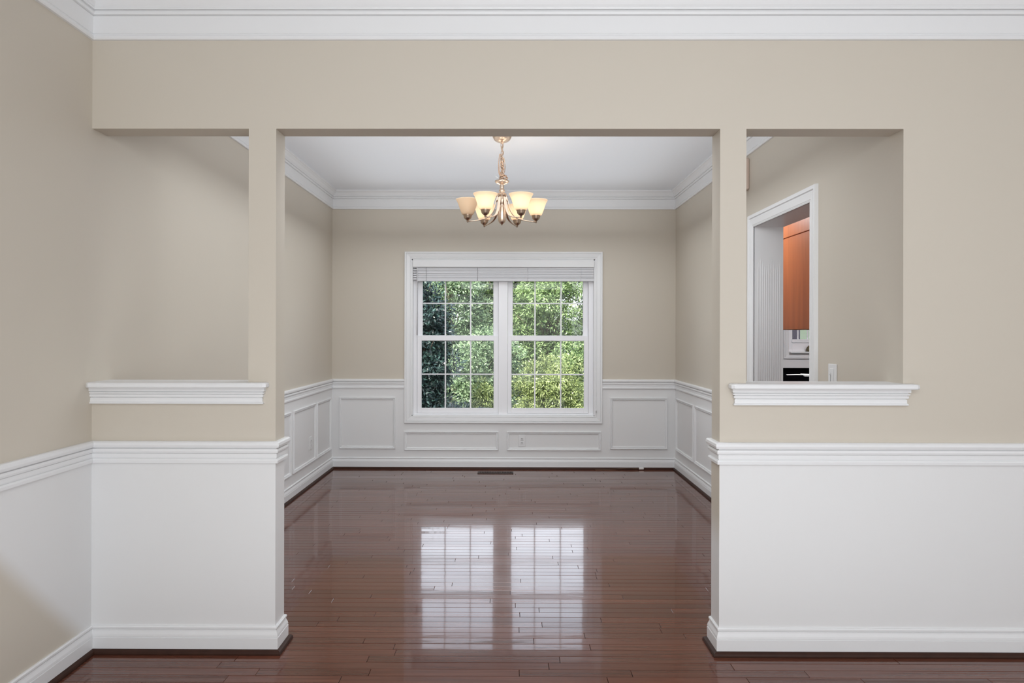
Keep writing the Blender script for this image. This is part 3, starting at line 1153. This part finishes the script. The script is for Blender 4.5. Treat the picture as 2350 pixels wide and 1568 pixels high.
# small leaf scrolls round the hub
for k in range(6):
    a = 2 * PI * (k + 0.5) / 6
    c_, s_ = math.cos(a), math.sin(a)
    pr = [(0.012, 2.372), (0.030, 2.365), (0.038, 2.345), (0.036, 2.325), (0.046, 2.312)]
    MB().tube([(CX + r * c_, CY + r * s_, z) for r, z in pr], [0.003, 0.006, 0.007, 0.005, 0.002], 6).build('scroll', M['champagne'], chd)
R = 0.247
PHI = math.radians(3)
for k in range(6):
    a = PHI + k * PI / 3
    c_, s_ = math.cos(a), math.sin(a)
    ax, ay = CX + R * c_, CY + R * s_
    # broad strap arm: flattened tube sweeping down and out
    prof = [(0.026, 2.350), (0.036, 2.338), (0.044, 2.305), (0.052, 2.270), (0.066, 2.235), (0.090, 2.205), (0.120, 2.188), (0.155, 2.178), (0.190, 2.172), (0.222, 2.168), (0.252, 2.166)]
    wd = [0.010, 0.012, 0.0125, 0.012, 0.011, 0.010, 0.0085, 0.0075, 0.007, 0.0065, 0.005]
    rings = []
    for i, ((r, z), w_) in enumerate(zip(prof, wd)):
        r0_, z0_ = prof[max(0, i - 1)]
        r1_, z1_ = prof[min(len(prof) - 1, i + 1)]
        d = Vector((r1_ - r0_, z1_ - z0_)).normalized()
        nr, nz = -d.y, d.x
        th = 0.0042
        ring = []
        for j in range(10):
            b = 2 * PI * j / 10
            side = w_ * math.cos(b)
            nn = th * math.sin(b)
            rr = r + nr * nn
            ring.append((CX + rr * c_ - side * s_, CY + rr * s_ + side * c_, z + nz * nn))
        rings.append(ring)
    arm = MB().loft(rings, True, True, True).build('arm', M['champagne'], chd)
    MB().lathe(ax, ay, [(0.0, 2.158), (0.005, 2.160), (0.007, 2.166), (0.008, 2.174), (0.014, 2.178), (0.022, 2.184), (0.027, 2.192), (0.029, 2.202), (0.031, 2.208), (0.0325, 2.211),
                        (0.0325, 2.216), (0.029, 2.218), (0.026, 2.212), (0.0, 2.210)], 24).build('socket_cup', M['champagne_dark'], arm)
    sh = MB().lathe(ax, ay, [(0.030, 2.213), (0.037, 2.214), (0.042, 2.219), (0.048, 2.233), (0.055, 2.252), (0.061, 2.270), (0.067, 2.288), (0.073, 2.303), (0.080, 2.316),
                             (0.0845, 2.322), (0.0845, 2.325), (0.081, 2.324), (0.076, 2.317), (0.069, 2.303), (0.063, 2.288), (0.057, 2.270), (0.051, 2.252), (0.044, 2.234), (0.038, 2.222), (0.0, 2.219)],
                    36).build('glass_shade', M['shade'], chd)
    lit = (k != 3)
    if lit:
        pl = bpy.data.lights.new('bulb_light', 'POINT')
        pl.energy = 0.28
        pl.shadow_soft_size = 0.022
        pl.color = (1.0, 0.93, 0.84)
        plo = bpy.data.objects.new('bulb_light', pl)
        COL.objects.link(plo)
        plo.location = (ax, ay, 2.300)
    MB().lathe(ax, ay, [(0.0, 2.2195), (0.012, 2.221), (0.013, 2.234), (0.018, 2.244), (0.022, 2.255), (0.022, 2.265), (0.017, 2.276), (0.008, 2.282), (0.0, 2.283)], 16).build(
        'bulb', M['bulb_on'] if lit else M['bulb_off'], sh)

# ================================================================== KITCHEN THINGS
kc = thing('wall_cabinet', 'orange-brown wooden cabinet hanging in the kitchen beyond the doorway', 'cabinet', (2.75, 6.2, 1.40))
KX = 2.55
box('body', M['maple'], kc, KX + 0.02, 2.90, 5.2, 6.9, 1.40, 2.62, 0.003)
box('door_panel', M['maple'], kc, KX + 0.004, KX + 0.020, 5.24, 6.86, 1.40, 2.24, 0.002)
box('top_rail', M['maple'], kc, KX, KX + 0.020, 5.2, 6.9, 2.245, 2.52, 0.004)
MB().loft([[(KX - o_, yy_, z_) for o_, z_ in ((0.0, 2.52), (0.005, 2.53), (0.045, 2.60), (0.05, 2.62), (-0.02, 2.62), (-0.02, 2.52))] for yy_ in (5.2, 6.9)]).build('cornice', M['maple'], kc)
box('hanging_filler', M['kitchen_wall'], kc, KX + 0.04, 2.88, 5.22, 6.88, 2.62, CEIL)

ct_ = thing('kitchen_counter', 'kitchen counter with a black top seen through the doorway', 'counter', (3.4, 7.7, 0.0))
box('cabinet_base', M['kitchen_wall'], ct_, 2.50, 5.4, 6.42, 9.08, 0.0, 0.87, 0.003)
box('countertop', M['black'], ct_, 2.46, 5.44, 6.38, 9.09, 0.87, 0.912, 0.004)

for i, (xa, ya, L_, an) in enumerate(((3.02, 7.50, 0.62, -0.12), (3.10, 7.25, 0.60, -0.02), (3.22, 7.62, 0.50, -0.30))):  # strips made up for the white streaks on the black top
    c_, s_ = math.cos(an), math.sin(an)
    t = thing('paper_strip', ['longest white paper strip on the black kitchen counter, reaching furthest left',
                              'white paper strip on the black kitchen counter, closest to the doorway',
                              'short white paper strip on the black kitchen counter, slanting away behind the others'][i],
              'paper', (xa, ya, 0.9125), 'white paper strips on the kitchen counter')
    ring = []
    n = 7
    for q in range(n):
        u = L_ * q / (n - 1)
        zz = 0.9135 + 0.004 * math.sin(q * 1.1 + i) ** 2
        px_, py_ = xa + u * c_, ya + u * s_
        ring.append([(px_ + s_ * 0.022, py_ - c_ * 0.022, zz), (px_ - s_ * 0.022, py_ + c_ * 0.022, zz + 0.003),
                     (px_ - s_ * 0.022, py_ + c_ * 0.022, zz + 0.0045), (px_ + s_ * 0.022, py_ - c_ * 0.022, zz + 0.0015)])
    MB().loft(ring).build('sheet', M['paper'], t)

# kitchen window
kwin = structure(empty('window_2', (4.3, KY, 1.1)))
ring_frame('y', KY, -1, KWX0, KWX1, KWZ0, KWZ1, CAS).build('casing', M['trim'], kwin)
kf = MB()
gx0 = 3.745
kf.box(KWX0, gx0, KY + 0.02, KY + 0.07, KWZ0, KWZ1, 0.002).box(4.94, KWX1, KY + 0.02, KY + 0.07, KWZ0, KWZ1, 0.002)
kf.box(gx0, 4.94, KY + 0.02, KY + 0.07, KWZ0, 1.285, 0.002).box(gx0, 4.94, KY + 0.02, KY + 0.07, 2.13, KWZ1, 0.002)
kf.build('sash_frame', M['vinyl'], kwin)
box('sash_rail', M['vinyl'], kwin, gx0 - 0.01, 4.95, KY + 0.008, KY + 0.02, 1.245, 1.290, 0.002)
for x_ in (3.826, 3.955, 4.2, 4.45, 4.7):
    MB().box(x_ - 0.009, x_ + 0.009, KY + 0.035, KY + 0.045, 1.285, 2.13, 0.002).build('muntin', M['vinyl'], kwin)
for z_ in (1.56, 1.84):
    MB().box(gx0, 4.94, KY + 0.036, KY + 0.044, z_ - 0.009, z_ + 0.009, 0.002).build('muntin', M['vinyl'], kwin)
box('pane', M['glass'], kwin, gx0, 4.94, KY + 0.05, KY + 0.054, 1.285, 2.13)
box('window_stool', M['trim'], kwin, KWX0 + 0.002, KWX1, KY - 0.055, KY + 0.02, KWZ0 + 0.001, KWZ0 + 0.022, 0.003)

fg = thing('pottery_jar', 'small olive-brown rounded jar on the kitchen window ledge', 'jar', (3.945, KY - 0.02, 1.128))
MB().lathe(3.945, KY - 0.02, [(0.0, 1.1275), (0.026, 1.1275), (0.034, 1.136), (0.036, 1.150), (0.033, 1.166), (0.025, 1.178), (0.020, 1.182), (0.0, 1.182)], 20).build('bowl', M['olive'], fg)
MB().lathe(3.945, KY - 0.02, [(0.0, 1.182), (0.024, 1.182), (0.024, 1.187), (0.014, 1.197), (0.006, 1.200), (0.006, 1.206), (0.0, 1.208)], 20).build('lid', M['olive'], fg)

# ================================================================== OUTSIDE
lawn = MB()
nx, ny = 30, 30
vs_, fs_ = [], []
for j in range(ny + 1):
    for i in range(nx + 1):
        x = -30 + 60 * i / nx
        y = 7.4 + 50 * j / ny
        z = -0.9 + 0.10 * math.sin(x * 0.7) + 0.1 * math.sin(y * 0.5) + max(0, (y - 26) * 0.11)
        vs_.append((x, y, z))
for j in range(ny):
    for i in range(nx):
        a = j * (nx + 1) + i
        fs_.append([a, a + 1, a + nx + 2, a + nx + 1])
lawn.add(vs_, fs_, True)
structure(lawn.build('ground', M['grass']))
structure(MB().box(LX - 0.3, 5.7, YB - 0.2, 7.02, -1.1, -0.125).box(RX, 5.7, 7.02, 9.3, -1.1, -0.125).build('foundation', M['siding']))


pp = thing('porch_post', 'dark grey porch post standing outside the kitchen window', 'post', (4.56, 11.0, -0.9))
box('shaft', simple('post_paint', (0.045, 0.035, 0.05), 0.6), pp, 4.50, 4.62, 10.94, 11.06, -0.95, 3.0, 0.01)
box('plinth', M['siding'], pp, 4.47, 4.65, 10.91, 11.09, -1.0, -0.7, 0.01)


def foliage(name, mat, parent, clumps, leaves, length, width, seed, tint_bias=0.0):
    """clumps: array (n,4) = x,y,z,r.  Leaves are folded diamonds pointing outward from their clump."""
    rs = np.random.RandomState(seed)
    n = len(clumps) * leaves
    c = np.repeat(clumps[:, :3], leaves, axis=0)
    r = np.repeat(clumps[:, 3], leaves)
    d = rs.normal(size=(n, 3))
    d /= np.linalg.norm(d, axis=1, keepdims=True)
    rad = r * rs.uniform(0.35, 1.0, n) ** 0.6
    pos = c + d * rad[:, None] * np.array([1.0, 1.0, 0.75])
    # growth direction: outward, drooping
    gdir = d + rs.normal(scale=0.55, size=(n, 3)) + np.array([0, 0, -0.15])
    gdir /= np.linalg.norm(gdir, axis=1, keepdims=True)
    nrm = rs.normal(scale=0.7, size=(n, 3)) + np.array([0, -0.3, 0.9]) + d * 0.5
    side = np.cross(gdir, nrm)
    side /= np.linalg.norm(side, axis=1, keepdims=True) + 1e-9
    ln = length * rs.uniform(0.6, 1.35, n)[:, None]
    wd = width * rs.uniform(0.7, 1.3, n)[:, None]
    p0 = pos
    p1 = pos + gdir * ln * 0.45 + side * wd * 0.5
    p2 = pos + gdir * ln
    p3 = pos + gdir * ln * 0.45 - side * wd * 0.5
    V = np.stack([p0, p1, p2, p3], axis=1).reshape(-1, 3)
    off = np.array(wloc(parent))
    V = (V - off).astype(np.float32)
    me = bpy.data.meshes.new(name)
    me.vertices.add(n * 4)
    me.vertices.foreach_set('co', V.ravel())
    me.loops.add(n * 4)
    me.loops.foreach_set('vertex_index', np.arange(n * 4, dtype=np.int32))
    me.polygons.add(n)
    me.polygons.foreach_set('loop_start', np.arange(0, n * 4, 4, dtype=np.int32))
    me.polygons.foreach_set('loop_total', np.full(n, 4, dtype=np.int32))
    at = me.attributes.new('tint', 'FLOAT', 'FACE')
    base = np.repeat(rs.uniform(0.15, 0.75, len(clumps)), leaves)
    tint = np.clip(base + rs.normal(scale=0.34, size=n) + tint_bias, 0, 1).astype(np.float32)
    at.data.foreach_set('value', tint)
    me.update(calc_edges=True)
    me.materials.append(mat)
    o = bpy.data.objects.new(name, me)
    COL.objects.link(o)
    o.parent = parent
    o['kind'] = 'stuff'
    return o


def tree(name, label, cat, x, y, z0, h, rx, ry, mat, seed, nc=120, leaves=170, length=0.10, width=0.036, crown0=0.12, group=None, bias=0.0, bush=False, cr=(0.22, 0.42)):
    t = thing(name, label, cat, (x, y, z0), group)
    rs = np.random.RandomState(seed)
    cz0 = z0 + h * crown0
    ch_ = h - h * crown0
    u = rs.normal(size=(nc, 3))
    u /= np.linalg.norm(u, axis=1, keepdims=True)
    rad = rs.uniform(0.45, 1.0, nc)[:, None]
    cc = np.array([x, y, cz0 + ch_ / 2]) + u * rad * np.array([rx, ry, ch_ / 2])
    rr = rs.uniform(cr[0], cr[1], nc)
    clumps = np.concatenate([cc, rr[:, None]], axis=1)
    # trunk and limbs
    tr_ = MB()
    top = z0 + h * 0.72
    lean = rs.uniform(-0.25, 0.25, 2)
    pts = [(x + lean[0] * s_ * h * 0.25 + 0.05 * math.sin(s_ * 5), y + lean[1] * s_ * h * 0.25, z0 - 0.08 + (top - z0) * s_) for s_ in np.linspace(0, 1, 7)]
    r0_ = 0.025 * h if not bush else 0.012 * h
    tr_.tube(pts, [r0_ * (1 - 0.75 * s_) for s_ in np.linspace(0, 1, 7)], 9)
    tr_.build('trunk', M['bark'], t)
    lm = MB()
    for k in range(0, nc, 5 if not bush else 4):
        s_ = min(0.98, max(0.12, (cc[k, 2] - z0) / (top - z0) * 0.6))
        i0 = min(5, int(s_ * 6))
        b0 = Vector(pts[i0]).lerp(Vector(pts[i0 + 1]), s_ * 6 - i0)
        e = Vector(cc[k])
        mid = b0.lerp(e, 0.55) + Vector((0, 0, 0.10 * (e - b0).length))
        lm.tube([b0, mid, e], [r0_ * 0.32, r0_ * 0.18, r0_ * 0.05], 5)
    lm.build('limbs', M['bark'], t)
    foliage('leaves', mat, t, clumps, leaves, length, width, seed + 100, bias)
    return t


# far row
G = 'trees filling the view beyond the dining window'
tree('broadleaf_tree', 'pale green airy tree filling the upper middle of the left window half', 'tree', -1.65, 20.3, -0.9, 5.0, 1.05, 1.3, M['leaf_pale'], 1, nc=150, leaves=190, group=G)
tree('broadleaf_tree', 'bright green tree behind the upper panes of the right window half', 'tree', 1.10, 20.6, -0.9, 5.3, 1.05, 1.3, M['leaf_mid'], 2, nc=150, leaves=190, group=G, bias=0.12)
tree('broadleaf_tree', 'taller green tree at the far right edge of the window view', 'tree', 3.95, 20.3, -0.9, 6.3, 1.2, 1.3, M['leaf_pale'], 3, nc=140, leaves=170, group=G)
tree('broadleaf_tree', 'tall green tree at the far left beyond the dark evergreen', 'tree', -4.5, 20.3, -0.9, 6.2, 1.2, 1.3, M['leaf_mid'], 4, nc=140, leaves=160, group=G)
for bx_, bl_, sd_ in ((-3.75, 'shadowy green tree deep behind the pale tree and the dark evergreen', 6), (0.0, 'shadowy green tree deep behind the others, in line with the window mullion', 5), (3.7, 'shadowy green tree deep behind the taller tree at the right edge', 7)):
    tree('broadleaf_tree', bl_, 'tree', bx_, 24.3, -0.9, 6.0, 1.35 if bx_ else 1.5, 1.3, M['leaf_mid'], sd_, nc=330, leaves=170, length=0.12, width=0.045, group=G, bias=-0.15, cr=(0.28, 0.42))
# middle row
tree('leafy_shrub', 'yellow-green feathery shrub low in the right window half', 'shrub', 0.98, 15.0, -0.9, 1.75, 0.85, 0.6, M['leaf_yellow'], 11, nc=140, leaves=200, length=0.07, width=0.020, crown0=0.03, bush=True, cr=(0.13, 0.25), bias=0.1)
tree('leafy_shrub', 'light green shrub at mid height in the left window half', 'shrub', -0.60, 17.4, -0.9, 2.5, 1.05, 0.75, M['leaf_pale'], 12, nc=140, leaves=180, length=0.08, width=0.028, crown0=0.03, bush=True, cr=(0.15, 0.28))
tree('leafy_shrub', 'green shrub behind the right end of the window, over the yellow-green shrub', 'shrub', 2.1, 17.4, -0.9, 2.4, 1.1, 0.75, M['leaf_mid'], 13, nc=140, leaves=180, length=0.08, width=0.03, crown0=0.03, bush=True, cr=(0.15, 0.28), bias=0.1)
tree('leafy_shrub', 'low yellow shrub at the bottom of the left window half beside the mullion', 'shrub', -0.50, 15.1, -0.9, 1.25, 0.33, 0.45, M['leaf_yellow'], 14, nc=60, leaves=170, length=0.065, width=0.022, crown0=0.03, bush=True, cr=(0.10, 0.17), bias=0.1)
tree('leafy_shrub', 'green shrub left of the dark evergreen at window height', 'shrub', -3.3, 17.4, -0.9, 2.6, 1.05, 0.75, M['leaf_mid'], 15, nc=110, leaves=160, length=0.08, width=0.03, crown0=0.03, bush=True, cr=(0.16, 0.28))
# near dark evergreen and dark ground bush
tree('dark_evergreen', 'dark blue-green evergreen along the left edge of the window', 'tree', -1.75, 13.8, -0.9, 3.5, 0.62, 0.5, M['leaf_dark'], 21, nc=140, leaves=190, length=0.09, width=0.034, crown0=0.04, cr=(0.16, 0.32))
tree('dark_bush', 'low dark green bush at the foot of the window, left half', 'shrub', -0.85, 11.9, -0.9, 1.02, 0.70, 0.40, M['leaf_dark'], 22, nc=80, leaves=170, length=0.07, width=0.03, crown0=0.03, bush=True, cr=(0.10, 0.19))
print('boards', n_boards, 'objects', len(bpy.data.objects))
